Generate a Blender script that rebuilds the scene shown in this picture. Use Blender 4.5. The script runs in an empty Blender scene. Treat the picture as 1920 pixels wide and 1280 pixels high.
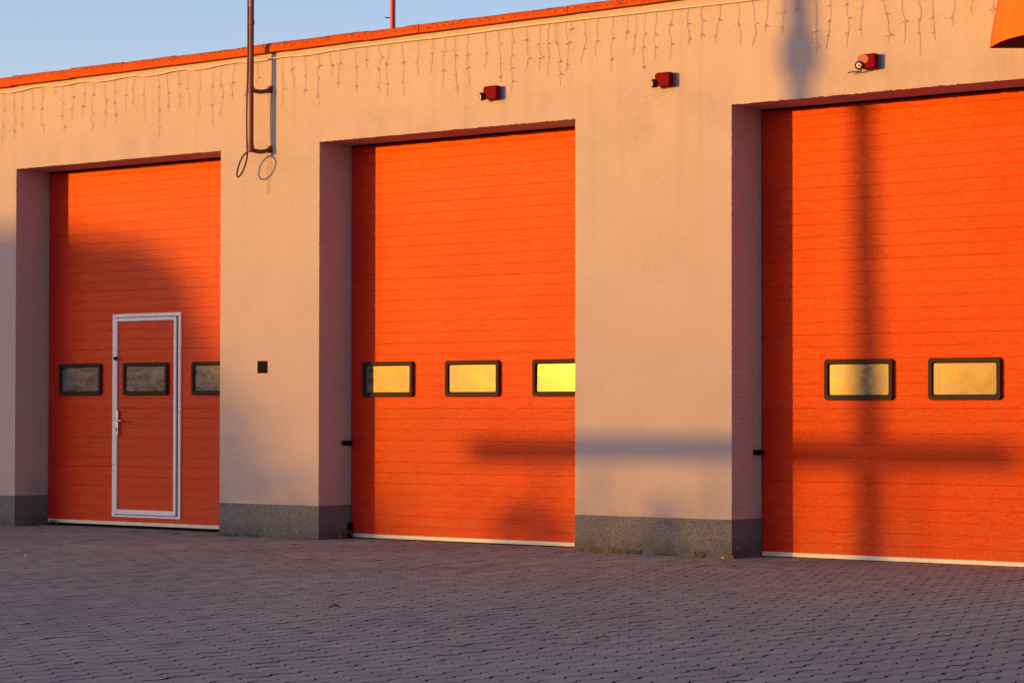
import bpy, bmesh, math, random
import numpy as np
from mathutils import Vector, Matrix
random.seed(7); rng = np.random.default_rng(7)
S = bpy.context.scene; C = S.collection
R = math.radians
PI = math.pi

# ------------------------------------------------------------------ measures (metres)
DEPTH = 0.443                    # recess of the doors behind the facade
ZT, ZP = 3.731, 0.3125           # lintel, top of the plinth
ZW = 4.60                        # underside of the coping
DOORS = [(-20.498, -17.472), (-16.162, -13.141), (-11.522, -7.75)]
WALL_L, WALL_R = -24.6, -5.2
SUN_AZ, SUN_EL = 35.2, 3.8       # sun stands behind the camera's left, low
EXPO = 1.55

# ------------------------------------------------------------------ mesh helper
class MB:
    def __init__(self): self.v = []; self.f = []; self.sm = []
    def add(self, vs, fs, smooth=False):
        n = len(self.v); self.v += [tuple(p) for p in vs]
        self.f += [tuple(i + n for i in f) for f in fs]; self.sm += [smooth] * len(fs)
    def quad(self, a, b, c, d): self.add([a, b, c, d], [(0, 1, 2, 3)])
    def box(self, x0, y0, z0, x1, y1, z1):
        x0, x1 = sorted((x0, x1)); y0, y1 = sorted((y0, y1)); z0, z1 = sorted((z0, z1))
        v = [(x0,y0,z0),(x1,y0,z0),(x1,y1,z0),(x0,y1,z0),(x0,y0,z1),(x1,y0,z1),(x1,y1,z1),(x0,y1,z1)]
        self.add(v, [(0,3,2,1),(4,5,6,7),(0,1,5,4),(1,2,6,5),(2,3,7,6),(3,0,4,7)])
    def tube(self, pts, r, n=8, cap=True, smooth=True):
        pts = [Vector(p) for p in pts]; rs = r if isinstance(r, (list, tuple)) else [r] * len(pts)
        vs = []; fs = []; prev = None
        for i, p in enumerate(pts):
            t = (pts[min(i + 1, len(pts) - 1)] - pts[max(i - 1, 0)]).normalized()
            if prev is None:
                ref = Vector((0, 0, 1)) if abs(t.z) < 0.9 else Vector((1, 0, 0))
                a = t.cross(ref).normalized()
            else:
                a = (prev - t * prev.dot(t)).normalized()
            prev = a; b = t.cross(a)
            for k in range(n):
                q = 2 * PI * k / n
                vs.append(p + (a * math.cos(q) + b * math.sin(q)) * rs[i])
        for i in range(len(pts) - 1):
            for k in range(n):
                fs.append((i*n + k, i*n + (k+1) % n, (i+1)*n + (k+1) % n, (i+1)*n + k))
        self.add(vs, fs, smooth)
        if cap:
            m = (len(pts) - 1) * n
            self.add(vs[:n], [tuple(range(n - 1, -1, -1))]); self.add(vs[m:], [tuple(range(n))])
    def prism(self, poly, y0, y1):
        """poly in (x, z), extruded from y0 (front) to y1"""
        n = len(poly); vs = [(x, y0, z) for x, z in poly] + [(x, y1, z) for x, z in poly]
        fs = [tuple(range(n)), tuple(range(2*n - 1, n - 1, -1))]
        fs += [(i, i + n, (i + 1) % n + n, (i + 1) % n) for i in range(n)]
        self.add(vs, fs)
    def build(self, name, mat, parent=None, bevel=0, seg=2, loc=None):
        me = bpy.data.meshes.new(name); me.from_pydata(self.v, [], self.f)
        me.polygons.foreach_set('use_smooth', self.sm); me.update()
        bm = bmesh.new(); bm.from_mesh(me); bmesh.ops.recalc_face_normals(bm, faces=bm.faces); bm.to_mesh(me); bm.free()
        off = Vector(loc) if loc is not None else (world_loc(parent) if parent else Vector((0,0,0)))
        if off.length: me.transform(Matrix.Translation(-off))
        o = bpy.data.objects.new(name, me); C.objects.link(o); me.materials.append(mat)
        if parent: o.parent = parent
        elif loc is not None: o.location = loc
        if bevel:
            m = o.modifiers.new('bevel', 'BEVEL'); m.width = bevel; m.segments = seg; m.limit_method = 'ANGLE'; m.angle_limit = R(35)
        return o
def world_loc(o):
    v = Vector((0, 0, 0))
    while o: v += Vector(o.location); o = o.parent
    return v
def tag(o, label=None, cat=None, group=None, kind=None):
    for k, val in (('label', label), ('category', cat), ('group', group), ('kind', kind)):
        if val: o[k] = val
    return o
def thing(name, loc, label, cat, group=None):
    o = bpy.data.objects.new(name, None); C.objects.link(o); o.location = loc; o.empty_display_size = .2
    return tag(o, label, cat, group)
def copy_tree(o, parent=None):
    c = o.copy(); C.objects.link(c)
    if parent: c.parent = parent
    for ch in [x for x in C.objects if x.parent == o]: copy_tree(ch, c)
    return c
def rrect(cx, cz, w, h, r, n=5):
    P = []
    for sx, sz, a0 in ((1, 1, 0), (-1, 1, 90), (-1, -1, 180), (1, -1, 270)):
        for k in range(n + 1):
            a = R(a0 + 90 * k / n)
            P.append((cx + sx*(w/2 - r) + r*math.cos(a), cz + sz*(h/2 - r) + r*math.sin(a)))
    return P

# ------------------------------------------------------------------ materials
class MT:
    def __init__(self, name):
        self.m = bpy.data.materials.new(name); self.m.use_nodes = True
        self.t = self.m.node_tree; self.b = self.t.nodes['Principled BSDF']; self.pos = None
    def n(self, kind, **kw):
        o = self.t.nodes.new(kind)
        for k, v in kw.items():
            if hasattr(o, k) and k not in ('inputs',): setattr(o, k, v)
            else: o.inputs[k.replace('_', ' ')].default_value = v
        return o
    def l(self, a, b): self.t.links.new(a, b)
    def P(self):
        if not self.pos: self.pos = self.n('ShaderNodeNewGeometry').outputs['Position']
        return self.pos
    def scaled(self, s):
        m = self.n('ShaderNodeMapping'); m.inputs['Scale'].default_value = s; self.l(self.P(), m.inputs['Vector']); return m.outputs[0]
    def noise(self, scale, detail=4, rough=.55, vec=None, dist=0):
        o = self.n('ShaderNodeTexNoise'); o.inputs['Scale'].default_value = scale; o.inputs['Detail'].default_value = detail
        o.inputs['Roughness'].default_value = rough; o.inputs['Distortion'].default_value = dist
        self.l(vec or self.P(), o.inputs['Vector']); return o.outputs['Fac']
    def ramp(self, fac, stops):
        o = self.n('ShaderNodeValToRGB'); e = o.color_ramp.elements
        while len(e) < len(stops): e.new(.5)
        for i, (p, c) in enumerate(stops):
            e[i].position = p; e[i].color = (c, c, c, 1) if not isinstance(c, tuple) else (*c, 1)
        self.l(fac, o.inputs[0]); return o.outputs[0]
    def mix(self, fac, a, b, mode='MIX'):
        o = self.n('ShaderNodeMix', data_type='RGBA', blend_type=mode)
        for sock, val in ((o.inputs[0], fac), (o.inputs[6], a), (o.inputs[7], b)):
            if hasattr(val, 'node'): self.l(val, sock)
            elif isinstance(val, tuple): sock.default_value = (*val, 1)
            else: sock.default_value = val
        return o.outputs[2]
    def math(self, op, a, b=0.0, c=0.0):
        o = self.n('ShaderNodeMath', operation=op)
        for i, val in enumerate((a, b, c)):
            if hasattr(val, 'node'): self.l(val, o.inputs[i])
            else: o.inputs[i].default_value = val
        return o.outputs[0]
    def col(self, c):
        if hasattr(c, 'node'): self.l(c, self.b.inputs['Base Color'])
        else: self.b.inputs['Base Color'].default_value = (*c, 1)
    def rough(self, r):
        if hasattr(r, 'node'): self.l(r, self.b.inputs['Roughness'])
        else: self.b.inputs['Roughness'].default_value = r
    def bump(self, h, dist, strength=1, prev=None):
        o = self.n('ShaderNodeBump'); o.inputs['Distance'].default_value = dist; o.inputs['Strength'].default_value = strength
        self.l(h, o.inputs['Height'])
        if prev: self.l(prev, o.inputs['Normal'])
        self.l(o.outputs[0], self.b.inputs['Normal']); return o.outputs[0]
    def xyz(self):
        o = self.n('ShaderNodeSeparateXYZ'); self.l(self.P(), o.inputs[0]); return o.outputs
    def band(self, v, a, b, soft):
        """1 inside [a, b], fading over soft"""
        p = self.n('ShaderNodeMapRange', interpolation_type='SMOOTHSTEP'); self.l(v, p.inputs[0])
        p.inputs[1].default_value = a - soft; p.inputs[2].default_value = a
        q = self.n('ShaderNodeMapRange', interpolation_type='SMOOTHSTEP'); self.l(v, q.inputs[0])
        q.inputs[1].default_value = b + soft; q.inputs[2].default_value = b
        return self.math('MULTIPLY', p.outputs[0], q.outputs[0])
def simple(name, col, rough=.6, var=.15, scale=20, metallic=0, bump=0, spec=None):
    t = MT(name); f = t.noise(scale, 5)
    d = tuple(c * (1 - var) for c in col); u = tuple(min(1, c * (1 + var)) for c in col)
    t.col(t.mix(t.ramp(f, [(.3, 0.0), (.7, 1.0)]), d, u)); t.rough(rough); t.b.inputs['Metallic'].default_value = metallic
    if spec is not None: t.b.inputs['Specular IOR Level'].default_value = spec
    if bump: t.bump(t.noise(scale * 6, 4), bump)
    return t.m

def mat_plaster():
    t = MT('cream_plaster')
    x, y, z = t.xyz()
    base = t.mix(t.ramp(t.noise(1.3, 6, .6), [(.3, 0.0), (.7, 1.0)]), (.540, .425, .362), (.585, .465, .400))
    fine = t.ramp(t.noise(95, 4, .75), [(.30, .70), (.64, 1.08)])
    base = t.mix(1.0, base, fine, 'MULTIPLY')
    pores = t.ramp(t.noise(42, 2, .5), [(.24, .72), (.31, 1.0)])
    base = t.mix(1.0, base, pores, 'MULTIPLY')
    # grime above the lintels and long vertical run marks
    grime = t.math('MULTIPLY', t.band(z, ZT - .1, ZT + .10, .28), t.ramp(t.noise(2.2, 5, .65), [(.46, 0.0), (.75, .38)]))
    base = t.mix(grime, base, (.33, .25, .185))
    run = t.math('MULTIPLY', t.ramp(t.noise(1, 3, .5, t.scaled((9, 9, .35))), [(.55, 0.0), (.75, .22)]), t.band(z, 3.2, 4.7, 1.2))
    base = t.mix(run, base, (.36, .28, .205))
    low = t.math('MULTIPLY', t.band(z, ZP, ZP + .05, .35), t.ramp(t.noise(3, 5, .6), [(.4, 0.0), (.75, .5)]))
    base = t.mix(low, base, (.31, .26, .22))
    # hairline cracks
    v = t.n('ShaderNodeTexVoronoi', feature='DISTANCE_TO_EDGE'); v.inputs['Scale'].default_value = .9
    w = t.n('ShaderNodeVectorMath', operation='ADD'); nn = t.n('ShaderNodeTexNoise'); nn.inputs['Scale'].default_value = 3; nn.inputs['Detail'].default_value = 5
    t.l(t.P(), nn.inputs['Vector']); t.l(t.P(), w.inputs[0]); t.l(nn.outputs['Color'], w.inputs[1]); t.l(w.outputs[0], v.inputs['Vector'])
    crack = t.math('MULTIPLY', t.ramp(v.outputs['Distance'], [(.0, .5), (.006, 0.0)]), t.ramp(t.noise(.7, 2), [(.56, 0.0), (.66, 1.0)]))
    base = t.mix(crack, base, (.40, .30, .22))
    # rust runs under the lower mast bracket and under the first lamp
    for x0, x1, z0, z1, k in ((-16.835, -16.79, 3.30, 3.66, .55), (-16.83, -16.80, 4.16, 4.27, .4), (-13.95, -13.90, 3.74, 3.95, .22)):
        m = t.math('MULTIPLY', t.band(x, x0, x1, .03), t.band(z, z0, z1, .05))
        m = t.math('MULTIPLY', m, t.ramp(t.noise(1, 3, .6, t.scaled((60, 60, 2))), [(.4, 0.0), (.62, k)]))
        base = t.mix(m, base, (.30, .13, .05))
    t.col(base); t.rough(.9); t.b.inputs['Specular IOR Level'].default_value = .15
    b1 = t.bump(t.noise(95, 3, .7), .008, .9)
    t.bump(t.noise(5, 4, .6), .012, .5, b1)
    return t.m
def mat_plinth():
    t = MT('stone_chip_plinth')
    a = t.ramp(t.noise(170, 2, .6), [(.34, (.07, .07, .065)), (.5, (.16, .155, .145)), (.66, (.33, .32, .30))])
    a = t.mix(t.ramp(t.noise(4, 5), [(.35, 0.0), (.7, .45)]), a, (.14, .125, .105))
    spots = t.ramp(t.noise(26, 2, .4), [(.74, 0.0), (.76, .7)])
    z = t.xyz()[2]
    splash = t.math('MULTIPLY', t.band(z, -.1, .02, .16), t.ramp(t.noise(5, 6, .7), [(.38, 0.0), (.66, .8)]))
    a = t.mix(splash, a, (.075, .062, .048))
    damp = t.ramp(t.noise(1, 5, .6, t.scaled((2.6, 2.6, 5))), [(.55, 0.0), (.72, .5)])
    a = t.mix(damp, a, (.085, .082, .075))
    a = t.mix(spots, a, (.5, .46, .40))
    t.col(a); t.rough(.9); t.b.inputs['Specular IOR Level'].default_value = .2
    t.bump(t.noise(170, 2, .7), .008, .8); return t.m
def mat_door():
    t = MT('red_door_steel')
    x, y, z = t.xyz()
    sec = t.math('FLOOR', t.math('DIVIDE', t.math('ADD', z, -.02), .605))
    wn = t.n('ShaderNodeTexWhiteNoise', noise_dimensions='1D'); t.l(sec, wn.inputs['W'])
    c = t.mix(wn.outputs['Value'], (.600, .011, .0090), (.690, .017, .0115))
    c = t.mix(t.ramp(t.noise(1.5, 5), [(.35, 0.0), (.7, .35)]), c, (.54, .017, .013))
    grain = t.ramp(t.noise(1, 4, .75, t.scaled((48, 48, 120))), [(.3, .60), (.66, 1.22)])
    c = t.mix(1.0, c, grain, 'MULTIPLY')
    streak = t.math('MULTIPLY', t.ramp(t.noise(1, 4, .6, t.scaled((7, 7, .45))), [(.52, 0.0), (.75, .35)]), t.ramp(t.noise(.9, 3), [(.4, .2), (.6, 1.0)]))
    c = t.mix(streak, c, (.46, .020, .013))
    dust = t.math('MULTIPLY', t.band(z, 0, .08, .45), t.ramp(t.noise(6, 5), [(.45, 0.0), (.8, .3)]))
    c = t.mix(dust, c, (.30, .12, .08))
    t.col(c); t.rough(t.ramp(t.noise(1.1, 2), [(.3, .27), (.7, .37)])); t.b.inputs['Specular IOR Level'].default_value = .38; t.b.inputs['Specular Tint'].default_value = (1, .97, .06, 1)
    b1 = t.bump(t.noise(1, 3, .7, t.scaled((55, 55, 120))), .006, .8)
    b2 = t.bump(t.noise(1, 2, .5, t.scaled((.6, .6, 170))), .0018, .7, b1)
    t.bump(t.noise(1.3, 1, .4), .02, .2, b2)
    return t.m
def mat_pane():
    t = MT('dusty_acrylic_pane')
    sm = t.noise(3.2, 6, .62, t.scaled((.8, .8, 2.2)), 2.2)
    sm2 = t.noise(11, 4, .6, None, 1.5)
    dirt = t.math('MULTIPLY', t.ramp(sm, [(.42, 0.0), (.60, 1.0)]), t.ramp(sm2, [(.35, .35), (.7, 1.0)]))
    t.col(t.mix(dirt, (.034, .034, .034), (.20, .195, .18)))
    t.rough(t.math('MULTIPLY_ADD', dirt, .10, .27)); t.b.inputs['Specular IOR Level'].default_value = .45; t.b.inputs['Specular Tint'].default_value = (1, .76, .30, 1)
    t.b.inputs['Coat Weight'].default_value = .6; t.b.inputs['Coat Roughness'].default_value = .105
    t.bump(t.noise(2.0, 2, .45), .016, .3)
    return t.m
def mat_coping():
    t = MT('painted_sheet_metal')
    c = t.mix(t.ramp(t.noise(6, 5), [(.35, 0.0), (.7, 1.0)]), (.50, .062, .003), (.56, .085, .004))
    z = t.xyz()[2]
    flake = t.math('MULTIPLY', t.ramp(t.noise(38, 5, .7), [(.50, 0.0), (.58, 1.0)]), t.band(z, 4.668, 4.80, .02))
    c = t.mix(flake, c, (.13, .045, .025))
    flake2 = t.ramp(t.noise(24, 5, .75), [(.63, 0.0), (.68, .75)])
    c = t.mix(flake2, c, (.12, .04, .022))
    t.col(c); t.rough(.6); t.b.inputs['Specular IOR Level'].default_value = .08; t.b.inputs['Specular Tint'].default_value = (1, .6, .3, 1); t.bump(t.noise(9, 4), .01, .4); return t.m
def mat_paver():
    t = MT('concrete_paver')
    at = t.n('ShaderNodeAttribute', attribute_name='tint')
    c = t.mix(at.outputs['Fac'], (.275, .240, .188), (.395, .348, .272))
    c = t.mix(1.0, c, t.ramp(t.noise(130, 3, .7), [(.3, .78), (.66, 1.12)]), 'MULTIPLY')
    c = t.mix(t.ramp(t.noise(.45, 5, .6), [(.35, 0.0), (.7, .6)]), c, (.25, .205, .185))
    c = t.mix(t.ramp(t.noise(3.5, 6, .7), [(.55, 0.0), (.72, .5)]), c, (.17, .150, .130))
    c = t.mix(t.ramp(t.noise(.9, 6, .7, t.scaled((1, 2.2, 1))), [(.56, 0.0), (.74, .4)]), c, (.42, .33, .22))
    ed = t.n('ShaderNodeAttribute', attribute_name='joint'); c = t.mix(ed.outputs['Fac'], c, (.026, .020, .021))
    t.col(c); t.rough(.88); t.b.inputs['Specular IOR Level'].default_value = .2
    t.bump(t.noise(190, 3, .7), .0009, .4); return t.m
def mat_leaf(name, a, b):
    t = MT(name); t.col(t.mix(t.ramp(t.noise(1.5, 3), [(.35, 0.0), (.65, 1.0)]), a, b)); t.rough(.7); return t.m

M = dict(
    plaster=mat_plaster(), plinth=mat_plinth(), door=mat_door(), pane=mat_pane(), coping=mat_coping(), paver=mat_paver(),
    rail=simple('sun_tinted_aluminium', (.74, .66, .48), .5, .1, 9), black=simple('black_rubber', (.008, .008, .009), .8, .2, spec=.05), frame=simple('dark_plastic', (.040, .020, .013), .6, .15, 30, bump=.001, spec=.12),  # rail: white metal with the warm sunlight put into its colour
    white=simple('white_aluminium', (.74, .72, .68), .45, .06, 14), silver=simple('silver_metal', (.55, .55, .55), .35, .1, 20, .8),
    rust=simple('brown_painted_steel', (.165, .030, .020), .55, .3, 22, bump=.002), mastred=simple('red_painted_steel', (.40, .040, .025), .5, .2, 12),
    cable=simple('black_cable', (.030, .016, .013), .55, .2), wire=simple('cream_wire', (.70, .57, .43), .6, .1, 40),
    lampred=simple('red_lamp_plastic', (.165, .001, .007), .5, .15, 25, spec=.02), lampgrey=simple('grey_base', (.16, .17, .20), .6, .1),
    lens=simple('white_reflector', (.66, .64, .64), .25, .05), ring=simple('dark_ring', (.040, .006, .009), .5, .1, spec=.2),
    pinkpatch=simple('pink_plastic', (.42, .10, .08), .5, .15, 30, spec=.15), hoodunder=simple('dark_underside', (.022, .004, .010), .7, .1, spec=.1), orange=simple('orange_sheet', (.84, .150, .002), .6, .06, 5, spec=.1),
    roof=simple('roof_felt', (.10, .09, .085), .9, .2), joint=simple('joint_sand', (.030, .025, .022), .95, .25, 60),
    gnd=simple('far_ground', (.10, .095, .085), .95, .3, .4), hill=simple('added_hill', (.045, .055, .030), .95, .4, .05),
    wood=simple('weathered_wood', (.16, .12, .09), .85, .25, 6), conc=simple('pole_concrete', (.28, .27, .25), .85, .15, 8),
    bark=simple('bark', (.09, .065, .045), .9, .3, 10), leaf=mat_leaf('tree_leaves', (.035, .055, .018), (.08, .11, .035)),
    weed=mat_leaf('green_weed', (.045, .075, .02), (.10, .12, .035)), dry=mat_leaf('dry_weed', (.10, .06, .025), (.22, .15, .06)),
    brown=mat_leaf('brown_leaf', (.14, .045, .012), (.30, .12, .03)), pebble=simple('pale_pebble', (.62, .58, .54), .8, .1),
    hinge=simple('black_hardware', (.008, .008, .009), .6, .1, spec=.1),
)
# ------------------------------------------------------------------ camera, light
cam = bpy.data.cameras.new('camera'); co = bpy.data.objects.new('camera', cam); C.objects.link(co); S.camera = co
cam.sensor_width = 36; cam.lens = 88.358; cam.shift_y = 0.01929; cam.clip_start = .1; cam.clip_end = 5000
co.location = (0, -17.2896, 1.2)
co.rotation_euler = (Matrix.Rotation(R(38.675), 4, 'Z') @ Matrix.Rotation(R(90 + 1.144), 4, 'X') @ Matrix.Rotation(R(.0763), 4, 'Z')).to_euler()

w = bpy.data.worlds.new('World'); S.world = w; w.use_nodes = True
sky = w.node_tree.nodes.new('ShaderNodeTexSky'); sky.sky_type = 'NISHITA'; sky.sun_disc = False
sky.sun_elevation = R(SUN_EL); sky.sun_rotation = R(180 + SUN_AZ)
sky.air_density = .82; sky.dust_density = .8; sky.ozone_density = 1.7; sky.altitude = 100
wb = w.node_tree.nodes.new('ShaderNodeMix'); wb.data_type = 'RGBA'; wb.blend_type = 'MULTIPLY'; wb.inputs[0].default_value = 1; wb.inputs[7].default_value = (1.05, .87, 1.01, 1)
w.node_tree.links.new(sky.outputs[0], wb.inputs[6]); w.node_tree.links.new(wb.outputs[2], w.node_tree.nodes['Background'].inputs[0])
w.node_tree.nodes['Background'].inputs[1].default_value = .15
sl = bpy.data.lights.new('sun', 'SUN'); so = bpy.data.objects.new('sun', sl); C.objects.link(so)
sl.energy = 2.4; sl.angle = R(.5); sl.color = (.92, .43, .036)
sd = Vector((math.sin(R(SUN_AZ)) * math.cos(R(SUN_EL)), math.cos(R(SUN_AZ)) * math.cos(R(SUN_EL)), -math.sin(R(SUN_EL))))
so.rotation_euler = sd.to_track_quat('-Z', 'Y').to_euler(); so.location = (-30, -40, 12)
S.view_settings.view_transform = 'Standard'; S.view_settings.look = 'None'; S.view_settings.exposure = EXPO; S.view_settings.gamma = 1

# ------------------------------------------------------------------ ground
g = MB(); g.quad((-1500, -1500, -.09), (1500, -1500, -.09), (1500, 1500, -.09), (-1500, 1500, -.09))
tag(g.build('ground', M['gnd']), kind='structure')
g = MB(); g.box(-30, -24, -.085, 3, 9, -.018)
tag(g.build('paving_bed', M['joint']), kind='structure')

def paving():
    LEN, PIT, A = .192, .138, .0150
    x0, x1, y0, y1 = -25.5, -1.5, -12.6, .60
    outline = []
    hl, tr = LEN / 2, .018
    q = LEN / 4
    def prof(s, half): return half
    W, N = PIT / 2 + A, PIT / 2 - A
    pts = [(-W, -hl), (-W, -q - tr), (-N, -q + tr), (-N, q - tr), (-W, q + tr), (-W, hl), (W, hl), (W, q + tr), (N, q - tr), (N, -q + tr), (W, -q - tr), (W, -hl)]
    pts = np.array(pts[::-1])
    def inset(P, d):
        n = len(P); out = np.zeros_like(P)
        for i in range(n):
            a = P[i] - P[i-1]; b = P[(i+1) % n] - P[i]
            na = np.array([a[1], -a[0]]) / np.hypot(*a); nb = np.array([b[1], -b[0]]) / np.hypot(*b)
            m = (na + nb); m = m / np.hypot(*m); k = d / max(.5, m @ na)
            out[i] = P[i] - m * k
        return out
    area = 0.5 * sum(pts[i][0]*pts[(i+1) % 12][1] - pts[(i+1) % 12][0]*pts[i][1] for i in range(12))
    if area < 0: pts = pts[::-1]
    o1 = inset(pts, .0016); o2 = inset(pts, .0016 + .0018)
    for o_ in (o1, o2): o_[:, 0] -= np.sign(o_[:, 0]) * .0028
    base = np.concatenate([np.c_[o2, np.full(12, 0.)], np.c_[o1, np.full(12, -.0022)], np.c_[o1, np.full(12, -.030)]])
    bev = [.45 if abs(pts[k][1] - pts[(k + 1) % 12][1]) < 1e-6 else .9 for k in range(12)]
    cols = int((x1 - x0) / PIT); rows = int((y1 - y0) / LEN) + 1
    cen = []
    for i in range(cols):
        off = (i % 2) * LEN / 2
        for j in range(rows):
            cx, cy = x0 + i * PIT, y0 + j * LEN + off
            if cy > DEPTH + .16: continue
            if cy > .12 and not any(a - .1 < cx < b + .1 for a, b in DOORS): continue
            # only what the camera (or a step beside it) could see
            if cy < -2 and cx < -20 - .0 + (cy + 2) * -1.35 - 3.5: continue
            cen.append((cx, cy))
    cen = np.array(cen); K = len(cen)
    V = np.repeat(base[None], K, 0)
    ang = rng.normal(0, .008, K); c, s = np.cos(ang), np.sin(ang)
    x = V[:, :, 0] * c[:, None] - V[:, :, 1] * s[:, None]; y = V[:, :, 0] * s[:, None] + V[:, :, 1] * c[:, None]
    tx, ty = rng.normal(0, .0013, K), rng.normal(0, .0013, K)
    # the yard is not dead level: broad settling waves
    wave = .0009 * np.sin(cen[:, 0] * 1.9 + cen[:, 1] * .7) + .0009 * np.sin(cen[:, 0] * .8 - cen[:, 1] * 2.3 + 1)
    z = V[:, :, 2] + x * tx[:, None] + y * ty[:, None] + (rng.normal(0, .0007, K) + wave - .004)[:, None]
    V = np.stack([x + (cen[:, 0] + rng.normal(0, .0018, K))[:, None], y + (cen[:, 1] + rng.normal(0, .0012, K))[:, None], z], 2).reshape(-1, 3)
    loops = list(range(12)); starts = [0]; tot = [12]
    for r in range(2):
        for k in range(12):
            starts.append(len(loops)); tot.append(4)
            a, b = r*12 + k, r*12 + (k + 1) % 12
            loops += [a + 12, b + 12, b, a]
    loops = np.array(loops); starts = np.array(starts); tot = np.array(tot)
    Lp = (loops[None] + (np.arange(K) * 36)[:, None]).ravel(); St = (starts[None] + (np.arange(K) * len(loops))[:, None]).ravel(); Tt = np.tile(tot, K)
    me = bpy.data.meshes.new('paving'); me.vertices.add(len(V)); me.vertices.foreach_set('co', V.ravel())
    me.loops.add(len(Lp)); me.loops.foreach_set('vertex_index', Lp.astype(np.int32))
    me.polygons.add(len(St)); me.polygons.foreach_set('loop_start', St.astype(np.int32)); me.polygons.foreach_set('loop_total', Tt.astype(np.int32))
    me.polygons.foreach_set('use_smooth', np.zeros(len(St), dtype=bool)); me.update(calc_edges=True)
    at = me.attributes.new('tint', 'FLOAT', 'FACE'); at.data.foreach_set('value', np.repeat(np.clip(rng.normal(.5, .22, K), 0, 1), 25).astype(np.float32))
    jn = me.attributes.new('joint', 'FLOAT', 'FACE'); jn.data.foreach_set('value', np.tile(np.array([0.] + bev + [1.] * 12), K).astype(np.float32))
    me.materials.append(M['paver'])
    o = bpy.data.objects.new('paving', me); C.objects.link(o); return tag(o, kind='structure')
paving()

# unseen hill added on the sunset side; its crest dims the low sun
hm = MB(); ax = Vector((-math.sin(R(SUN_AZ)), -math.cos(R(SUN_AZ)), 0)); lat = Vector((ax.y, -ax.x, 0))
rows = [(760, 0), (950, .5), (1080, .9), (1150, 1.0), (1220, .97), (1320, .7), (1450, 0)]
NX = 60; vs = []
for dist, hh in rows:
    for i in range(NX + 1):
        s = (i / NX - .5) * 1600
        crest = 1150 * math.tan(R(SUN_EL)) + .8 + 2.5 * math.sin(s / 210) * min(1, abs(s) / 150) - 9 * (s / 800) ** 2
        p = ax * dist + lat * s; vs.append((p.x - 14, p.y, -.2 + hh * (crest + .2)))
fs = [(r*(NX+1) + i, r*(NX+1) + i + 1, (r+1)*(NX+1) + i + 1, (r+1)*(NX+1) + i) for r in range(len(rows) - 1) for i in range(NX)]
hm.add(vs, fs, True); tag(hm.build('added_hills', M['hill']), kind='structure')

# ------------------------------------------------------------------ the fire station
BX = (-14.9, 0, 0)
st = thing('fire_station', BX, 'low cream plastered fire station with three red garage doors and an orange roof edge', 'building')
def jit(a, b, step, amp):
    n = max(2, int(abs(b - a) / step)); return [(a + (b - a) * i / n, random.gauss(0, amp) if 0 < i < n else 0) for i in range(n + 1)]
wall = MB()
edges = [WALL_L] + [e for d in DOORS for e in d] + [WALL_R]
e_in = .02
# piers: body inset by e_in at each opening edge, then a slightly ragged arris strip and the reveal behind it
for k in range(0, len(edges), 2):
    a, b = edges[k], edges[k + 1]
    la, lb = (k > 0), (k + 2 < len(edges))
    ia, ib = a + (e_in if la else 0), b - (e_in if lb else 0)
    wall.quad((ia, 0, ZP), (ib, 0, ZP), (ib, 0, ZT), (ia, 0, ZT))
    for has, e, i_ in ((la, a, ia), (lb, b, ib)):
        if not has: continue
        J = jit(ZP, ZT, .016, .0011)
        for (z0, j0), (z1, j1) in zip(J, J[1:]):
            wall.quad((i_, 0, z0), (e + j0, 0, z0), (e + j1, 0, z1), (i_, 0, z1))
            wall.quad((e + j0, 0, z0), (e, DEPTH + .12, z0), (e, DEPTH + .12, z1), (e + j1, 0, z1))
ZL = ZT + .03
wall.quad((WALL_L, 0, ZL), (WALL_R, 0, ZL), (WALL_R, 0, ZW + .06), (WALL_L, 0, ZW + .06))
for k in range(0, len(edges), 2): wall.quad((edges[k], 0, ZT), (edges[k+1], 0, ZT), (edges[k+1], 0, ZL), (edges[k], 0, ZL))
for a, b in DOORS:
    J = jit(a, b, .014, .0022)
    for (x0, j0), (x1, j1) in zip(J, J[1:]):
        wall.quad((x0, 0, ZT + j0), (x1, 0, ZT + j1), (x1, 0, ZL), (x0, 0, ZL))
        wall.quad((x0, 0, ZT + j0), (x0, DEPTH + .12, ZT), (x1, DEPTH + .12, ZT), (x1, 0, ZT + j1))
YB = 9.0
for x in (WALL_L, WALL_R): wall.quad((x, 0, -.08), (x, YB, -.08), (x, YB, ZW + .06), (x, 0, ZW + .06))
wall.quad((WALL_L, YB, -.08), (WALL_R, YB, -.08), (WALL_R, YB, ZW + .06), (WALL_L, YB, ZW + .06))
wall.build('wall', M['plaster'], st)
rf = MB(); rf.box(WALL_L + .02, .02, 4.40, WALL_R - .02, YB - .02, 4.50); rf.build('roof', M['roof'], st)
for k in range(0, len(edges), 2):
    pl = MB(); a, b = edges[k], edges[k + 1]
    pl.box(a - (.003 if k else 0), -.003, -.08, b + (.003 if k + 2 < len(edges) else 0), DEPTH + .119, ZP); pl.build('plinth', M['plinth'], st)

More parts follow.
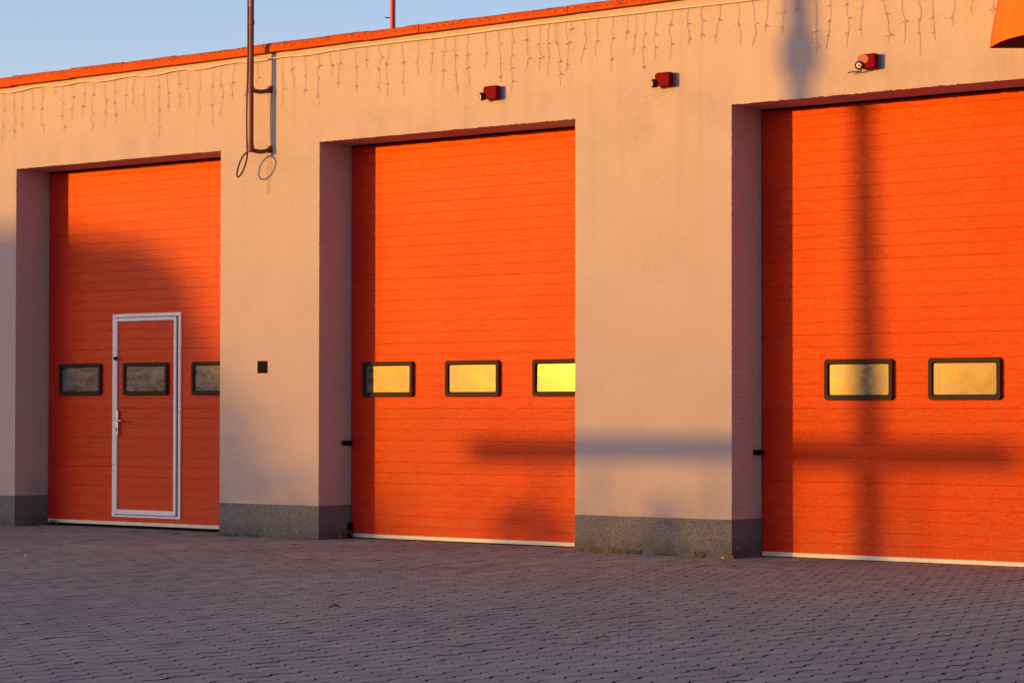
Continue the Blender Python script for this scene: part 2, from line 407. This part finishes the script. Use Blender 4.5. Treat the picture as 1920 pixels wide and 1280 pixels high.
# coping: folded sheet lengths that lap over each other
cp = MB(); x = WALL_L - .05
while x < WALL_R + .05:
    L_ = random.uniform(.62, 1.05); x2 = min(x + L_, WALL_R + .06)
    dz, dy = random.gauss(0, .0035), random.gauss(0, .002)
    prof = [(-.045 + dy, 4.602 + dz*.4), (-.052 + dy, 4.606 + dz*.4), (-.054 + dy, 4.668 + dz), (-.046 + dy, 4.672 + dz), (-.047 + dy, 4.690 + dz), (-.028 + dy, 4.704 + dz), (.30, 4.745 + dz), (.30, 4.735 + dz), (-.02, 4.695 + dz), (-.038 + dy, 4.66), (-.038 + dy, 4.602)]
    m = 6; vs = []; tilt = random.gauss(0, .0025)
    for i in range(m + 1):
        xx = x + (x2 - x) * i / m
        for (yy, zz0) in prof:
            zb_ = 4.600 + .0053 * (xx + 20.7); zz = zb_ + (zz0 - 4.602) * (4.708 + .001 * (xx + 20.7) - zb_) / .104
            vs.append((xx, yy + random.gauss(0, .0006), zz + tilt * (i / m - .5) * 2 + (random.gauss(0, .0012) if zz0 > 4.66 else 0)))
    n = len(prof); fs = [(i*n + k, i*n + (k+1) % n, (i+1)*n + (k+1) % n, (i+1)*n + k) for i in range(m) for k in range(n)]
    fs += [tuple(range(n)), tuple(range(m*n + n - 1, m*n - 1, -1))]
    cp.add(vs, fs)
    if random.random() < .35:   # lap seam / clip
        xs = x2 - .008; cp.box(xs, -.057 + dy, 4.606 + .0053 * (xs + 20.7), xs + .012, -.03, 4.668 + .003 * (xs + 20.7))
    x = x2 + .001
cp.build('roof_coping', M['coping'], st)

# sectional doors
SEC, Z0 = .605, .022
def profile():
    P = []; z = Z0
    P.append((0, z))
    rib = SEC / 6
    k = 0
    while z < ZT - .001:
        z2 = min(z + rib, ZT + .05); k += 1
        g_, wd = (.0048, .0050) if k % 6 == 0 else (.0019, .0050)
        # each rib face leans out a touch towards its lower edge
        P += [(-.0009, z + .010), (0.0003, z2 - wd)]
        P += [(g_, z2 - wd * .45), (g_, z2 - wd * .2), (-.0004, z2)]
        z = z2
    return P
PROF = profile()
def panel_mesh(xa, xb, z_lo, z_hi, yoff=0.0):
    mb = MB(); P = [(DEPTH + y + yoff, z) for y, z in PROF if z_lo <= z <= z_hi]
    if P[0][1] > z_lo: P.insert(0, (DEPTH + yoff, z_lo))
    if P[-1][1] < z_hi: P.append((DEPTH + yoff, z_hi))
    for (ya, za), (yb, zb) in zip(P, P[1:]): mb.quad((xa, ya, za), (xb, ya, za), (xb, yb, zb), (xa, yb, zb))
    yb_ = DEPTH + .05
    mb.quad((xa, P[0][0], z_lo), (xa, yb_, z_lo), (xb, yb_, z_lo), (xb, P[0][0], z_lo))
    for xx in (xa, xb): mb.add([(xx, y, z) for y, z in P] + [(xx, yb_, z_hi), (xx, yb_, z_lo)], [tuple(range(len(P) + 2))])
    return mb
def ring(mb, outer, inner, y0, y1):
    n = len(outer)
    vs = [(x, y0, z) for x, z in outer] + [(x, y0, z) for x, z in inner] + [(x, y1, z) for x, z in outer] + [(x, y1, z) for x, z in inner]
    fs = []
    for i in range(n):
        j = (i + 1) % n
        fs += [(i, j, n + j, n + i), (2*n + i, i + 0, j, 2*n + j)[::-1], (n + i, n + j, 3*n + j, 3*n + i), (2*n + j, 2*n + i, 3*n + i, 3*n + j)[::-1]]
    mb.add(vs, fs)
def window(parent, cx, cz, w_, h_, yoff=0.0, tilt=(0, 0)):
    f_ = MB(); yo = DEPTH + yoff
    ring(f_, rrect(cx, cz, w_, h_, .028), rrect(cx, cz, w_ - .070, h_ - .070, .016), yo - .030, yo + .004)
    ring(f_, rrect(cx, cz, w_ - .070, h_ - .070, .016), rrect(cx, cz, w_ - .084, h_ - .084, .018), yo - .018, yo + .004)
    f_.build('window_frame', M['frame'], parent, .004, 2)
    p_ = MB(); P = rrect(cx, cz, w_ - .078, h_ - .078, .016); n = len(P)
    p_.prism(P, yo - .0125, yo - .0045)
    # each pane sits a hair out of true in its gasket
    p_.v = [(x, y + (z - cz) * math.tan(R(tilt[0])) + (x - cx) * math.tan(R(tilt[1])), z) for x, y, z in p_.v]
    o = p_.build('window_pane', M['pane'], parent); return o
DLAB = ['red garage door with a white framed wicket door', 'red garage door with three glowing windows', 'wide red garage door crossed by a pole shadow']
WINS = [[(-19.973, .648), (-18.974, .657), (-17.975, .655)], [(-15.677, .630), (-14.646, .638), (-13.62, .638)], [(-10.571, .640), (-9.606, .640), (-8.63, .64)]]
WZ = [(1.529, .333), (1.502, .330), (1.463, .332)]
gd = []
for i, (a, b) in enumerate(DOORS):
    zr = (.026, .006, .000)[i]
    d = panel_mesh(a + .014, b - .014, zr + .037, ZT - .016).build('garage_door', M['door'], st)
    d['label'] = DLAB[i]; gd.append(d)
    for cx, ww in WINS[i]: window(d, cx, WZ[i][0], ww, WZ[i][1], -.008 if (i == 0 and cx == -18.974) else 0, (.9, -.35) if cx == -13.62 else (random.uniform(-.3, .3), random.uniform(-.4, .4)))
    s = MB()
    for xx0, xx1 in ((a, a + .014), (b - .014, b)): s.box(xx0 + .0005, DEPTH + .012, 0, xx1 - .0005, DEPTH + .06, ZT - .001)
    s.box(a + .015, DEPTH + .014, ZT - .015, b - .015, DEPTH + .06, ZT - .001); s.build('side_seal', M['black'], d)
    s = MB(); s.box(a + .012, DEPTH - .006, zr, b - .012, DEPTH + .045, zr + .036); s.build('bottom_rail', M['rail'], d, .003, 1)
    s = MB(); s.box(a + .012, DEPTH + .004, -.03, b - .012, DEPTH + .04, zr - .001); s.build('rubber_seal', M['black'], d)
# latches that stick out from the left reveals of the two right doors
for i in (1, 2):
    a = DOORS[i][0]; z = .90 if i == 1 else .862
    s = MB(); s.box(a + .0005, DEPTH - .125, z - .022, a + .03, DEPTH - .005, z + .022)
    s.tube([(a + .030, DEPTH - .10, z), (a + .045, DEPTH - .10, z)], .012, 10); s.build('latch', M['hinge'], gd[i], .004, 2)
# vertical black guide at the foot of the middle door
s = MB(); s.box(DOORS[1][0] + .004, DEPTH - .045, 0, DOORS[1][0] + .045, DEPTH - .008, .145); s.build('guide_foot', M['hinge'], gd[1], .006, 2)

# wicket door in the left garage door
d = gd[0]
ox0, ox1, oz0, oz1 = -19.478, -18.467, .110, 2.199
def rect_ring(mb, x0, z0, x1, z1, l, r_, t, b_, y0, y1):
    mb.box(x0, y0, z0, x0 + l, y1, z1); mb.box(x1 - r_, y0, z0, x1, y1, z1)
    mb.box(x0 + l, y0, z1 - t, x1 - r_, y1, z1); mb.box(x0 + l, y0, z0, x1 - r_, y1, z0 + b_)
s = MB(); rect_ring(s, ox0, oz0, ox1, oz1, .036, .036, .034, .022, DEPTH - .016, DEPTH + .006); s.build('wicket_frame', M['white'], d, .003, 2)
s = MB(); rect_ring(s, ox0 + .0365, oz0 + .0225, ox1 - .0365, oz1 - .0345, .0075, .022, .006, .006, DEPTH - .0035, DEPTH + .006); s.build('shaded_gap', M['black'], d)  # black gap round the leaf, painted wider on its shaded right side
ix0, ix1, iz0, iz1 = ox0 + .0445, ox1 - .059, oz0 + .029, oz1 - .041
s = MB(); rect_ring(s, ix0, iz0, ix1, iz1, .033, .036, .036, .048, DEPTH - .024, DEPTH + .002); s.build('wicket_leaf_frame', M['white'], d, .003, 2)
s = panel_mesh(ix0 + .0335, ix1 - .0365, iz0 + .0485, iz1 - .0365, -.0065); s.build('wicket_leaf', M['door'], d)['label'] = 'red wicket door leaf in a white frame'
for xx, z in [(xx, z + dz) for z in (.62, 1.21, 1.81) for xx in (ox0 + .018, ox1 - .018) for dz in (-.03, .03)] + [(-19.15, oz1 - .017), (-18.82, oz1 - .017)]:
    s = MB(); s.tube([(xx, DEPTH - .0162, z), (xx, DEPTH - .019, z)], .0045, 8); s.build('screw', M['hinge'], d)
hx = ix0 + .046
s = MB(); s.box(hx - .017, DEPTH - .036, .955, hx + .017, DEPTH - .0065, 1.205); s.build('handle_plate', M['silver'], d, .004, 2)
s = MB(); s.tube([(hx, DEPTH - .034, 1.108), (hx, DEPTH - .080, 1.108)], .0085, 12)
s.tube([(hx - .012, DEPTH - .078, 1.110), (hx + .03, DEPTH - .080, 1.108), (hx + .115, DEPTH - .078, 1.098)], [.010, .0105, .009], 12); s.build('door_handle', M['silver'], d)
s = MB(); s.tube([(hx, DEPTH - .0365, 1.015), (hx, DEPTH - .0395, 1.015)], .0085, 12); s.box(hx - .004, DEPTH - .0395, .990, hx + .004, DEPTH - .0365, 1.010); s.build('keyhole', M['hinge'], d)
s = MB(); s.box(ix0 + .012, DEPTH - .046, 1.722, ix0 + .048, DEPTH - .0245, 1.760); s.tube([(ix0 + .03, DEPTH - .046, 1.741), (ix0 + .03, DEPTH - .066, 1.741)], .012, 10); s.build('hook_catch', M['hinge'], d, .003, 1)

# ------------------------------------------------------------------ black square box set in the pier
b = thing('wall_box', (-16.897, 0, 1.62), 'small black square socket box set in the plaster pier between left and middle doors', 'box')
s = MB(); rect_ring(s, -16.963, 1.562, -16.831, 1.680, .008, .008, .008, .008, -.006, -.0005); s.build('rim', M['hinge'], b, .002, 1)
s = MB(); s.box(-16.9545, -.0025, 1.5705, -16.8395, -.0008, 1.6715); s.build('cover', M['black'], b)
s = MB(); s.box(-16.876, -.0045, 1.582, -16.872, -.0026, 1.660); s.build('cover_edge', M['hinge'], b)

# ------------------------------------------------------------------ aerial mast on two brackets, with its loop of cable
my, mx = -.18, -16.885
a = thing('antenna_mast', (mx, my, 3.68), 'dark red aerial mast standing off the facade on two brackets, cable loop at its foot', 'mast')
s = MB(); s.tube([(mx, my, 3.685), (mx, my, 5.05)], .0245, 16); s.tube([(mx + .004, my, 4.9), (mx + .012, my, 6.6)], .0215, 16); s.build('pole', M['rust'], a)
s = MB(); s.tube([(mx + .003, my, 4.885), (mx + .003, my, 4.925)], .029, 14); s.build('collar', M['rust'], a); s = MB(); s.tube([(mx, my, 3.68), (mx, my, 3.73)], .029, 14); s.build('collar', M['rust'], a)
for z in (4.262, 3.690):
    s = MB(); n = 9
    for dz in (-.0,):
        top = []; 
        for i in range(n + 1):
            t_ = i / n; x_ = mx + (-16.80 - mx) * t_; y_ = my + (0 - my) * t_; zz = z - .022 * math.sin(PI * t_) + .012 * t_
            top.append((x_, y_, zz))
        for p, q in zip(top, top[1:]):
            hh = .020; dx = .007
            vs = [(p[0]-dx, p[1], p[2]-hh), (p[0]+dx, p[1], p[2]-hh), (p[0]+dx, p[1], p[2]+hh), (p[0]-dx, p[1], p[2]+hh), (q[0]-dx, q[1], q[2]-hh), (q[0]+dx, q[1], q[2]-hh), (q[0]+dx, q[1], q[2]+hh), (q[0]-dx, q[1], q[2]+hh)]
            s.add(vs, [(0,1,5,4),(1,2,6,5),(2,3,7,6),(3,0,4,7),(0,3,2,1),(4,5,6,7)])
    s.tube([(mx, my, z - .026), (mx, my, z + .026)], .031, 14); s.tube([(mx - .055, my, z), (mx - .03, my, z)], .007, 8)
    s.box(-16.835, -.012, z - .022, -16.775, -.001, z + .046); s.tube([(-16.79, -.028, z + .012), (-16.79, -.012, z + .012)], .011, 6)
    s.build('bracket', M['rust'], a)
s = MB(); P = [(mx - .034, my - .012, 6.6), (mx - .034, my - .012, 5.2), (mx - .030, my - .014, 4.42), (mx - .048, my - .01, 4.15), (mx - .050, my - .01, 3.95), (mx - .040, my - .012, 3.72), (mx - .030, my - .02, 3.64)]
# loop
lx, lz = mx - .100, 3.545
for k in range(15):
    q = R(45 - k * 24); P.append((lx + .080 * math.cos(q) + .05 * math.sin(q), my - .02 - .034 * math.cos(q), lz + .112 * math.sin(q)))
P += [(mx - .036, my - .02, 3.66), (mx - .02, my - .02, 3.70)]
def smooth(P, it=2):
    P = [Vector(p) for p in P]
    for _ in range(it):
        Q = [P[0]]
        for p, q in zip(P, P[1:]): Q += [p * .75 + q * .25, p * .25 + q * .75]
        P = Q + [P[-1]]
    return P
s.tube(smooth(P), .0085, 8); s.build('cable', M['cable'], a)

a = thing('roof_mast', (-16.13, 1.0, 4.5), 'plain bright red mast standing on the roof behind the orange coping', 'mast')
s = MB(); s.tube([(-16.13, 1.0, 4.5), (-16.13, 1.0, 7.2)], .0265, 18); s.build('pole', M['mastred'], a)
s = MB(); s.tube([(-16.155, .985, 5.02), (-16.195, .96, 5.025)], .006, 8); s.build('bolt', M['hinge'], a)
s = MB(); s.tube([(-16.13, 1.0, 4.5005), (-16.13, 1.0, 4.53)], .09, 18); s.build('foot', M['rust'], a)

# ------------------------------------------------------------------ red lamps on the facade
def lamp(loc, label, ax_):
    x, z = loc; a = thing('wall_lamp', (x, 0, z), label, 'wall lamp', 'red lamps on the facade')
    s = MB(); s.box(x - .055, -.016, z - .052, x + .108, -.0005, z + .058); s.build('base_plate', M['lampgrey'], a, .012, 2)
    # housing: rounded box cut away at its lower left where the lens sits
    P = [(x - .025, z - .060), (x + .088, z - .056), (x + .088, z + .062)]
    for k in range(6):
        q = R(90 + 18 * k); P.append((x - .040 + .030 * math.cos(q), z + .034 + .028 * math.sin(q)))
    P += [(x - .066, z + .010), (x - .045, z - .03)]
    s = MB(); s.prism(P, -.076, -.016); s.build('housing', M['lampred'], a, .012, 3)
    ax_ = Vector(ax_).normalized(); c = Vector((x - .056, -.052, z - .022))
    s = MB(); s.tube([c, c + ax_ * .028, c + ax_ * .046], [.034, .037, .035], 20); s.build('lens_ring', M['ring'], a)
    s = MB(); s.tube([c + ax_ * .0462, c + ax_ * .048, c + ax_ * .050], [.0215, .019, .012], 18); s.build('lens', M['lens'], a)
    s = MB(); s.tube([c + ax_ * .0502, c + ax_ * .054], .006, 8); s.build('bulb_cap', M['hinge'], a)
    return a
l1 = lamp((-14.048, 4.020), 'red wall lamp above the right end of the middle garage door', (-.62, -.72, -.16))
l2 = lamp((-12.180, 3.984), 'red wall lamp alone over the wide pier between middle and right doors', (-.62, -.74, -.12))
l3 = lamp((-10.205, 3.966), 'red wall lamp with a pink patch and loose wire, above right door', (.20, -.92, -.14))
x, z = -10.205, 3.966
s = MB(); P = []
for k in range(24):
    q = 2 * PI * k / 24; P.append((x - .020 + .050 * math.cos(q) + .012 * math.sin(q), z + .022 + .036 * math.sin(q) - .012 * math.cos(q)))
s.prism(P, -.081, -.0765); s.build('cover_patch', M['pinkpatch'], l3, .0025, 2)  # thin pink oval on the front of the housing
s = MB(); s.tube(smooth([(x - .175, -.05, z - .074), (x - .145, -.05, z - .066), (x - .10, -.045, z - .070), (x - .05, -.04, z - .064)]), .0055, 6); s.build('loose_wire', M['cable'], l3)

# ------------------------------------------------------------------ icicle fairy lights under the roof edge
STRANDS= [(-20.71, 3.91), (-20.553, 4.031), (-20.398, 4.142), (-20.258, 4.29), (-20.095, 4.065), (-19.911, 4.476), (-19.778, 4.07), (-19.628, 4.188), (-19.449, 4.202), (-19.304, 4.055), (-19.144, 4.053), (-18.993, 4.087), (-18.828, 4.192), (-18.724, 4.247), (-18.555, 4.091), (-18.362, 3.917), (-18.235, 4.165), (-18.066, 4.187), (-17.923, 4.194), (-17.779, 4.078), (-17.593, 3.96), (-17.476, 4.073), (-17.301, 4.207), (-17.132, 4.194), (-16.989, 4.337), (-16.646, 4.105), (-16.529, 4.265), (-16.356, 4.175), (-16.188, 4.061), (-16.036, 4.325), (-15.911, 4.215), (-15.721, 4.166), (-15.577, 4.344), (-15.433, 4.135), (-15.296, 4.099), (-15.133, 4.086), (-14.946, 4.25), (-14.776, 4.251), (-14.622, 4.11), (-14.507, 4.012), (-14.357, 4.112), (-14.161, 4.263), (-14.019, 4.116), (-13.857, 4.0), (-13.697, 4.191), (-13.532, 4.193), (-13.43, 4.129), (-13.37, 4.427), (-13.352, 4.03), (-13.244, 4.152), (-13.195, 4.488), (-13.06, 4.213), (-12.897, 4.26), (-12.746, 4.102), (-12.585, 4.369), (-12.502, 4.225), (-12.41, 4.066), (-12.289, 4.153), (-12.121, 4.176), (-11.961, 4.258), (-11.817, 4.29), (-11.648, 4.266), (-11.473, 4.221), (-11.324, 4.192), (-11.177, 4.295), (-11.018, 4.273), (-10.87, 4.417), (-10.712, 4.086), (-10.562, 4.108), (-10.413, 4.108), (-10.274, 4.188), (-10.112, 4.123), (-9.928, 4.092), (-9.771, 3.98), (-9.637, 4.099), (-9.457, 4.193), (-9.319, 4.276), (-9.151, 4.238)]
CABLE= [(-20.758, 4.553), (-20.529, 4.535), (-20.135, 4.574), (-19.803, 4.541), (-19.422, 4.569), (-19.181, 4.536), (-18.708, 4.568), (-18.449, 4.534), (-17.992, 4.573), (-17.792, 4.54), (-17.301, 4.576), (-17.013, 4.554), (-16.588, 4.573), (-16.332, 4.557), (-15.877, 4.579), (-15.214, 4.581), (-14.574, 4.576), (-13.754, 4.587), (-13.047, 4.586), (-12.592, 4.581), (-12.002, 4.577), (-11.311, 4.573)]

ic = thing('icicle_lights', (-14.9, -.02, 4.57), 'string of unlit icicle fairy lights drooping along the top of the facade', 'fairy lights')
WY = -.017
s = MB(); cab = [(-24.0, 4.56), (-22.2, 4.55)] + CABLE + [(-10.2, 4.58), (-9.0, 4.572), (-7.6, 4.58)]
s.tube(smooth([(x_, WY - .006, z_) for x_, z_ in cab], 1), .0062, 6); s.build('cable', M['wire'], ic)
def cable_z(x_):
    for (xa, za), (xb, zb) in zip(cab, cab[1:]):
        if xa <= x_ <= xb: return za + (zb - za) * (x_ - xa) / (xb - xa)
    return 4.56
allst = STRANDS + [(-21.0 - .2*k, random.uniform(3.95, 4.3)) for k in range(6)] + [(-8.98 + .17*k, random.uniform(4.0, 4.3)) for k in range(6)]
for x_, zb in allst:
    zt_ = cable_z(x_) - .004; n = max(3, int((zt_ - zb) / .055)); P = []; xo = 0; drift = random.gauss(0, .016)
    s = MB()
    for i in range(n + 1):
        t_ = i / n; P.append((x_ + xo + drift * t_, WY + random.gauss(0, .004) + (.004 if i == n else 0), zt_ + (zb - zt_) * t_))
        xo += random.gauss(0, .014); xo *= .7
    Q = smooth(P, 1); s.tube(Q, .0022, 5)
    k = 2 + random.randint(0, 1)
    while k < n:
        p = P[k]; sg = random.choice((-1, 1)); ln = random.uniform(.022, .042)
        s.tube([p, (p[0] + sg * ln * .9, p[1] - .008, p[2] + random.uniform(-.02, .006))], [.0042, .0036], 5)
        if random.random() < .35: s.tube([p, (p[0] - sg * ln * .6, p[1] - .004, p[2] - .014)], [.0042, .0036], 5)
        k += 2 + random.randint(0, 1)
    s.build('light_strand', M['wire'], ic)

# ------------------------------------------------------------------ orange hood at the upper right
A0 = Vector((-8.64, -1.0, 3.829))
rv = Vector((.7807, .6249, 0)); fv = Vector((.6249, -.7807, 0))      # along its flat back, and out towards the yard
hd = thing('orange_hood', A0, 'orange rounded hood with a dark underside jutting out above the right garage door', 'awning')
W_, DP, HH = 1.5, 1.05, 1.1
arc = []
for k in range(25):
    q = PI * k / 24; arc.append(A0 + rv * (W_ / 2 - W_ / 2 * math.cos(q)) + fv * (DP * math.sin(q) ** .8))
s = MB(); n = len(arc); mid = A0 + rv * W_ / 2
lower = arc; RN = 9
for k in range(RN + 1):
    t_ = k / RN; sh = .02 + .36 * t_ ** 1.3
    s.v += [tuple(p + Vector((0, 0, HH * t_)) + (mid - p) * sh) for p in arc]
for k in range(RN):
    for i in range(n):
        j = (i + 1) % n; s.f.append((k*n + i, k*n + j, (k+1)*n + j, (k+1)*n + i)); s.sm.append(i < n - 1)
s.f.append(tuple(range(RN * n, RN * n + n))); s.sm.append(False)
s.build('shell', M['orange'], hd)
s = MB(); s.add([p + Vector((0, 0, -.002)) + (mid - p) * .021 for p in lower], [tuple(range(n))]); s.build('underside', M['hoodunder'], hd)  # flat sheet, much darker than the orange shell
for t_ in (.45, .85):
    s = MB(); q = A0 + rv * W_ * t_ + Vector((0, 0, .6)); s.tube([q, (q.x, 0.0, q.z)], .025, 10); s.build('support_arm', M['rust'], hd)


# ------------------------------------------------------------------ weeds, leaves, crumbs at the foot of the wall
def tuft(x, y, r, h, n, mat, label, grp='weeds along the foot of the wall'):
    s = MB()
    for i in range(n):
        q = random.uniform(0, 2 * PI); rr = r * 1.25 * math.sqrt(random.random()); bx, by = x + rr * math.cos(q), y - abs(rr * math.sin(q)) * .35
        hh = h * random.uniform(.35, 1); ln = random.uniform(-.6, .6) * hh; ly = random.uniform(-.5, .05) * hh; wd = random.uniform(.0012, .0028)
        p0, p1, p2 = (bx, by, -.012), (bx + ln * .35, by + ly * .4, hh * .62), (bx + ln, by + ly, hh)
        s.add([(p0[0]-wd, p0[1], p0[2]), (p0[0]+wd, p0[1], p0[2]), (p1[0]+wd, p1[1], p1[2]), (p1[0]-wd, p1[1], p1[2]), p2], [(0,1,2,3),(3,2,4)])
    o = s.build('weed_tuft', mat, None, loc=(x, y, 0)); return tag(o, label, 'weed', grp)
TUFTS = [(-17.36, -.02, .11, .05, 60, 'weed', 'low green weeds at the left foot of the pier with the black box'),
    (-17.02, -.015, .06, .03, 40, 'weed', 'short green sprouts midway along the foot of the pier with the black box'),
    (-16.30, -.015, .05, .04, 24, 'dry', 'dry tuft at the right corner of the pier with the black box'),
    (-12.92, -.015, .06, .07, 44, 'dry', 'dry yellow tuft nearest the left end of the wide right pier'),
    (-12.76, -.015, .07, .075, 50, 'dry', 'dry brown tuft beside the green weed, wide right pier'),
    (-12.55, -.015, .09, .055, 60, 'weed', 'dark green weed flat against the wide right pier'),
    (-12.16, -.015, .08, .05, 36, 'dry', 'sparse dry tuft in the middle of the wide right pier'),
    (-11.86, -.015, .06, .07, 44, 'dry', 'pale straw tuft toward the right end of the wide right pier'),
    (-11.545, -.012, .045, .055, 46, 'dry', 'rusty brown tuft at the sharp right corner of the wide right pier')]
for x_, y_, r_, h_, n_, m_, lb in TUFTS: tuft(x_, y_, r_, h_, n_, M[m_], lb)
def leaf(x, y, z, s_, ang, mat, name, label, cat='leaf', grp='fallen leaves on the paving', curl=.35):
    b_ = MB(); n = 7; vs = []
    for i in range(n + 1):
        t_ = i / n; wv = s_ * .36 * math.sin(PI * min(1, t_ * .92 + .06)); zz = z + curl * s_ * math.sin(PI * t_) * .7
        for sg in (-1, 0, 1): vs.append((t_ * s_ - s_ / 2, sg * wv, zz + abs(sg) * wv * .5))
    b_.add(vs, [(i*3 + k, i*3 + k + 1, i*3 + k + 4, i*3 + k + 3) for i in range(n) for k in range(2)], True)
    b_.tube([(s_ / 2 - .004, 0, z + .002), (s_ / 2 + s_ * .28, .004, z + .006)], .0016, 5)
    o = b_.build(name, mat, None); o.location = (x, y, 0); o.rotation_euler = (0, 0, ang)
    o.modifiers.new('thick', 'SOLIDIFY').thickness = .0012
    return tag(o, label, cat, grp)
leaf(-10.43, -5.99, .004, .078, R(20), M['brown'], 'fallen_leaf', 'curled brown leaf lying alone in the open yard left of centre', curl=.2)
leaf(-16.09, .33, .004, .11, R(70), M['brown'], 'fallen_leaf', 'brown leaf propped in the left corner of the middle door recess', curl=.7)
leaf(-16.13, .24, .004, .08, R(150), M['brown'], 'fallen_leaf', 'smaller brown leaf in front of the propped one, middle door recess', curl=.5)
leaf(-20.30, .36, .004, .10, R(10), M['brown'], 'fallen_leaf', 'rust brown leaf under the bottom rail at the left door', curl=.5)
leaf(-20.43, .18, .004, .09, R(80), M['brown'], 'fallen_leaf', 'dull leaf at the foot of the left door reveal', curl=.4)
leaf(-7.93, -6.60, .004, .045, R(50), M['brown'], 'fallen_leaf', 'tiny dark leaf crumb in the right foreground of the paving')
def pebble(x, y, s_, label):
    b_ = bmesh.new(); bmesh.ops.create_icosphere(b_, subdivisions=2, radius=s_)
    for v in b_.verts: v.co *= random.uniform(.8, 1.15); v.co.z *= .6
    me = bpy.data.meshes.new('pebble'); b_.to_mesh(me); b_.free(); me.materials.append(M['pebble'])
    o = bpy.data.objects.new('pebble', me); C.objects.link(o); o.location = (x, y, s_ * .5); tag(o, label, 'pebble', 'pale pebbles on the paving')
pebble(-19.1, -1.05, .014, 'white pebble on the paving in front of the left garage door')
pebble(-11.52, -.13, .013, 'white crumb by the right corner of the wide right pier')
pebble(-16.15, -3.55, .012, 'pale speck of stone in the left half of the yard')

# ------------------------------------------------------------------ what stands behind the camera on the sunset side
def leafball(s, c, rad, n, size):
    for i in range(n):
        while True:
            p = Vector((random.uniform(-1, 1), random.uniform(-1, 1), random.uniform(-1, 1)))
            if p.length < 1 and random.random() < .35 + .65 * p.length: break
        p = Vector((c[0] + p.x * rad[0], c[1] + p.y * rad[1], c[2] + p.z * rad[2]))
        u = Vector((random.gauss(0, 1), random.gauss(0, 1), random.gauss(0, 1))).normalized(); v = u.orthogonal().normalized(); k = size * random.uniform(.6, 1.3)
        s.add([p - u * k, p + v * k * .55, p + u * k, p - v * k * .55], [(0, 1, 2, 3)])
SX, SY, SZ = -math.sin(R(SUN_AZ)), -math.cos(R(SUN_AZ)), math.tan(R(SUN_EL))
def up_sun(xw, zw, L): return (xw + SX * L, SY * L, zw + SZ * L)
L = 25.0
p0 = up_sun(-10.80, 0, L); px_, py_ = p0[0], p0[1]
a = thing('utility_pole', (px_, py_, 0), 'tall concrete pole with a box near its top, standing across the yard', 'pole')
s = MB(); s.tube([(px_ + .04, py_, -.05), (px_, py_, SZ * L + 1.8), (px_ - .06, py_, SZ * L + 3.98)], [.132, .118, .092], 20); s.tube([(px_ - .06, py_, SZ * L + 3.9), (px_ - .06, py_, SZ * L + 7)], [.115, .09], 16); s.build('pole', M['conc'], a)
s = MB(); s.box(px_ - .06 - .145, py_ - .13, SZ * L + 3.93, px_ - .06 + .145, py_ + .13, SZ * L + 4.28); s.build('box', M['conc'], a, .07, 3)
L = 42.0
p1, p2 = up_sun(-15.0, .965, L), up_sun(-9.45, .965, L)
a = thing('rail_fence', (p1[0], p1[1], 0), 'wooden fence with one broad top rail across the yard', 'fence')
s = MB(); s.box(p1[0], p1[1] - .03, p1[2] - .115, p2[0], p1[1] + .03, p1[2] + .115); s.build('rail', M['wood'], a, .006, 1)
for k in range(4):
    x_ = p1[0] + .9 + k * 1.25
    s = MB(); s.box(x_ - .03, p1[1] + .035, -.05, x_ + .03, p1[1] + .095, p1[2] + .1); s.build('post', M['wood'], a, .006, 1)
def shrub(xw, zw0, L_, rad, n, label):
    c = up_sun(xw, zw0, L_); a = thing('shrub', (c[0], c[1], 0), label, 'shrub')
    s = MB(); leafball(s, (c[0], c[1], c[2]), rad, n, .06); s.build('foliage', M['leaf'], a)
    s = MB()
    for k in range(5):
        q = k * 1.26; s.tube([(c[0] + .03*math.cos(q), c[1] + .03*math.sin(q), -.03), (c[0] + rad[0]*.5*math.cos(q), c[1] + rad[1]*.5*math.sin(q), c[2])], [.02, .008], 6)
    s.build('stems', M['bark'], a)
shrub(-14.30, .02, 38, (.44, .4, .55), 620, 'wide leafy shrub growing by the fence across the yard')
shrub(-12.18, .10, 38, (.19, .25, .50), 230, 'slim upright shrub growing by the fence across the yard')
def tree(xw, L_, blobs, label, trunk_r):
    c = up_sun(xw, 0, L_); a = thing('tree', (c[0], c[1], 0), label, 'tree', 'trees across the yard')
    s = MB()
    for bx, bz, rx, rz, n in blobs:
        p = up_sun(bx, bz, L_); leafball(s, (p[0], p[1] + random.uniform(-.4, .4), p[2]), (rx, rx, rz), n, .17)
    s.build('crown', M['leaf'], a)
    s = MB(); s.tube([(c[0], c[1], -.05), (c[0] + .05, c[1], 1.4), (c[0] - .05, c[1], 3.2)], [trunk_r, trunk_r * .8, trunk_r * .4], 12)
    for bx, bz, rx, rz, n in blobs:
        p = up_sun(bx, bz, L_); s.tube([(c[0], c[1], 1.2), ((c[0] + p[0]) / 2, p[1], (1.6 + p[2]) / 2), p], [trunk_r * .5, trunk_r * .35, .03], 8)
    s.build('trunk', M['bark'], a)
tree(-20.9, 68, [(-21.8, 1.4, 1.5, 1.95, 2800), (-20.6, 1.65, 1.4, 1.55, 3000), (-19.55, 1.55, 1.2, 1.5, 2800), (-19.05, .3, 1.15, 1.6, 2800), (-22.8, 1.7, 1.2, 1.9, 1600), (-20.6, 0, 1.6, 1.2, 2200)], 'broad dense tree with a rounded crown across the yard', .22)
tree(-18.0, 95, [(-17.9, .2, 1.1, 1.7, 640), (-17.0, -.4, 1.2, 1.5, 480)], 'small low tree beside the broad one across the yard', .10)
